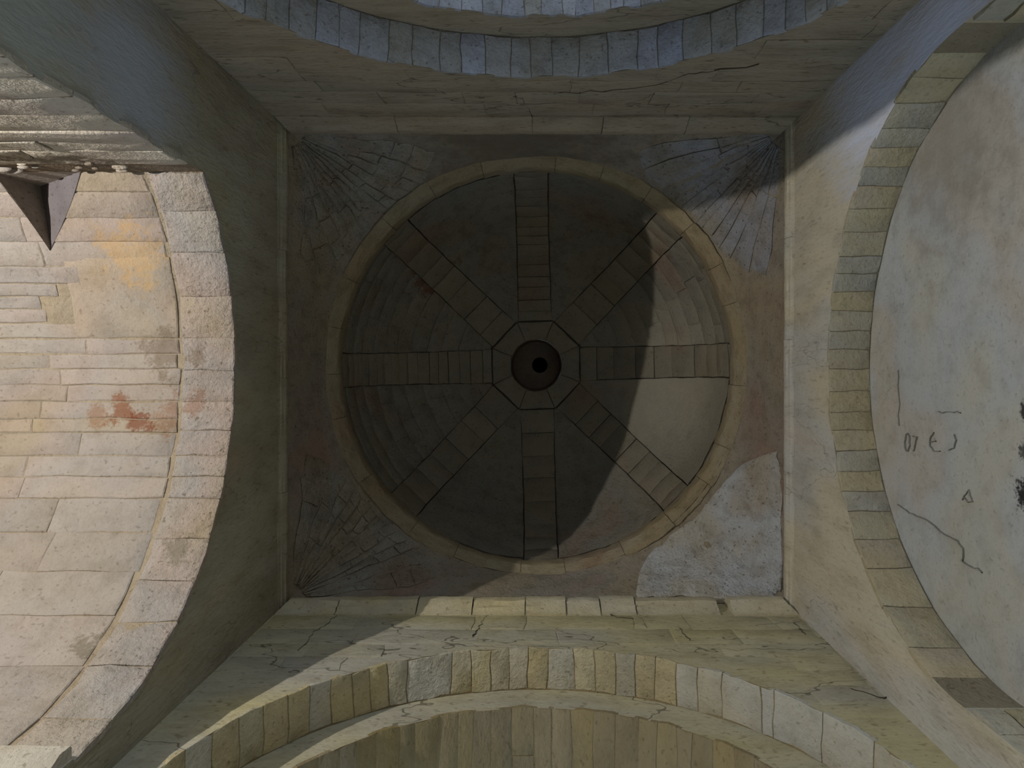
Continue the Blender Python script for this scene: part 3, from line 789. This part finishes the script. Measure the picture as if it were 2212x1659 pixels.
for k in range(8):
    a = PH0 + k * math.pi / 4
    def S(u, v, a=a):
        rm = RD * np.sin(v); lat = u * half_w(rm)
        rr = np.minimum(np.hypot(rm, lat), RD); ph = a + np.arctan2(lat, rm)
        return dome_pt(rr, ph)
    rib = surf('rib', S, -0.93, 0.93, A0, math.pi / 2, 4, 30, M['dome_mortar'], dome, lift=0.004)
    av = cuts(A0 - 0.005, math.pi / 2 + 0.01, 0.075 if k in (4, 6) else 0.15, 0.3)
    for i in range(len(av) - 1):
        stone('rib_stone', S, -1.0, 1.0, av[i], av[i + 1], M['rib'], rib, lu=0.088, lv=RD, nu=3, nv=3, h=0.012, gap=0.0035, wob=0.002, bev=0.002, rough=0.002)
collar = surf('collar', lambda u, v: dome_pt(v, u), 0, 2 * math.pi, 0.152, 0.262, 64, 3, M['dome_mortar'], dome, lift=0.004)
for k in range(8):
    a = PH0 + (k - 0.5) * math.pi / 4
    def S(u, v):
        w = np.cos(((u - PH0 + math.pi / 8) % (math.pi / 4)) - math.pi / 8)
        out = 0.262 * math.cos(math.pi / 8) * 1.04 / w
        return dome_pt(0.150 + (out - 0.150) * v, u)
    stone('collar_stone', S, a, a + math.pi / 4, 0.0, 1.0, M['rib'], collar, lu=0.2, lv=0.11, nu=6, nv=3, h=0.014, gap=0.003, wob=0.002, bev=0.003)
ZO = ZD + HD * math.sqrt(1 - (0.15 / RD) ** 2)
S_cyl = lambda u, v: (np.stack([0.150 * np.cos(u), 0.150 * np.sin(u), v], -1), -np.stack([np.cos(u), np.sin(u), 0 * u], -1))
oc = surf('oculus_shaft', S_cyl, 0, 2 * math.pi, ZO - 0.012, ZO + 0.50, 48, 10, M['oculus_brown'], dome, amp=0.006, freq=3)
S_cap = lambda u, v: (np.stack([0.024 * (1 - v) + (0.050 + 0.105 * v) * np.cos(u), (0.050 + 0.105 * v) * np.sin(u), np.full(u.shape, ZO + 0.48)], -1), np.broadcast_to(np.array([0, 0, -1.]), u.shape + (3,)))
surf('oculus_cover', S_cap, 0, 2 * math.pi, 0, 1, 48, 6, M['oculus_brown'], dome, amp=0.004, freq=4)
S_tube = lambda u, v: (np.stack([0.024 + 0.050 * np.cos(u), 0.050 * np.sin(u), v], -1), -np.stack([np.cos(u), np.sin(u), 0 * u], -1))
surf('vent_hole', S_tube, 0, 2 * math.pi, ZO + 0.48, ZO + 0.9, 32, 2, M['black'], dome)
put('vent_top', [(-0.1, -0.1, ZO + 0.9), (0.15, -0.1, ZO + 0.9), (0.15, 0.1, ZO + 0.9), (-0.1, 0.1, ZO + 0.9)], [[0, 1, 2, 3]], M['black'], dome)

# ---- floodlight on the side wall of the bright arm (outside the frame) and its beam
fd = empty('floodlight', (LAMP[0], SIDE_Y, LAMP[2] - 0.12))
tag(fd, 'grey wall floodlight on the side wall of the bright arm', 'floodlight')
def box(name, lo, hi, mat, parent):
    x0, y0, z0 = lo; x1, y1, z1 = hi
    v = [(x0, y0, z0), (x1, y0, z0), (x1, y1, z0), (x0, y1, z0), (x0, y0, z1), (x1, y0, z1), (x1, y1, z1), (x0, y1, z1)]
    return put(name, v, [[0, 3, 2, 1], [4, 5, 6, 7], [0, 1, 5, 4], [1, 2, 6, 5], [2, 3, 7, 6], [3, 0, 4, 7]], mat, parent)
lx, ly, lz = LAMP
box('bracket', (lx - 0.015, SIDE_Y, lz - 0.10), (lx + 0.015, ly, lz - 0.08), M['metal'], fd)
box('housing', (lx - 0.06, ly - 0.03, lz - 0.08), (lx + 0.06, ly + 0.03, lz - 0.03), M['metal'], fd)
box('lens', (lx - 0.05, ly - 0.025, lz - 0.03), (lx + 0.05, ly + 0.025, lz - 0.024), M['lens'], fd)
add_light('floodlight_beam', 'SPOT', LAMP, (0.0, 0.25, 2.45), FLOOD_W, (1.0, 0.965, 0.90), spot_size=math.radians(150), spot_blend=1.0, shadow_soft_size=0.03)

# ---- made-up windows with glowing panes, added behind the fill lamps (outside the frame)
def window(name, y, label):  # builds an added, unseen window
    sg = 1 if y > 0 else -1
    z0, z1, hw = 0.15, 1.45, 0.33
    t = box(name, (-hw, y - 0.004, z0), (hw, y + 0.004, z1), M['added_pane'], None)
    tag(t, label, 'window', kind='structure')
    for lo, hi in (((-hw - 0.04, z0 - 0.04), (-hw, z1 + 0.04)), ((hw, z0 - 0.04), (hw + 0.04, z1 + 0.04)), ((-hw, z0 - 0.04), (hw, z0)), ((-hw, z1), (hw, z1 + 0.04)), ((-0.012, z0), (0.012, z1)), ((-hw, 0.79), (hw, 0.81))):
        box('added_window_frame', (lo[0], y - 0.015, lo[1]), (hi[0], y + 0.015, hi[1]), M['wood'], t)
window('added_window_1', -3.97, 'unseen glowing window added in the end wall of the bluish arm')
window('added_window_2', 3.97, 'unseen glowing window added in the end wall of the ochre arm')
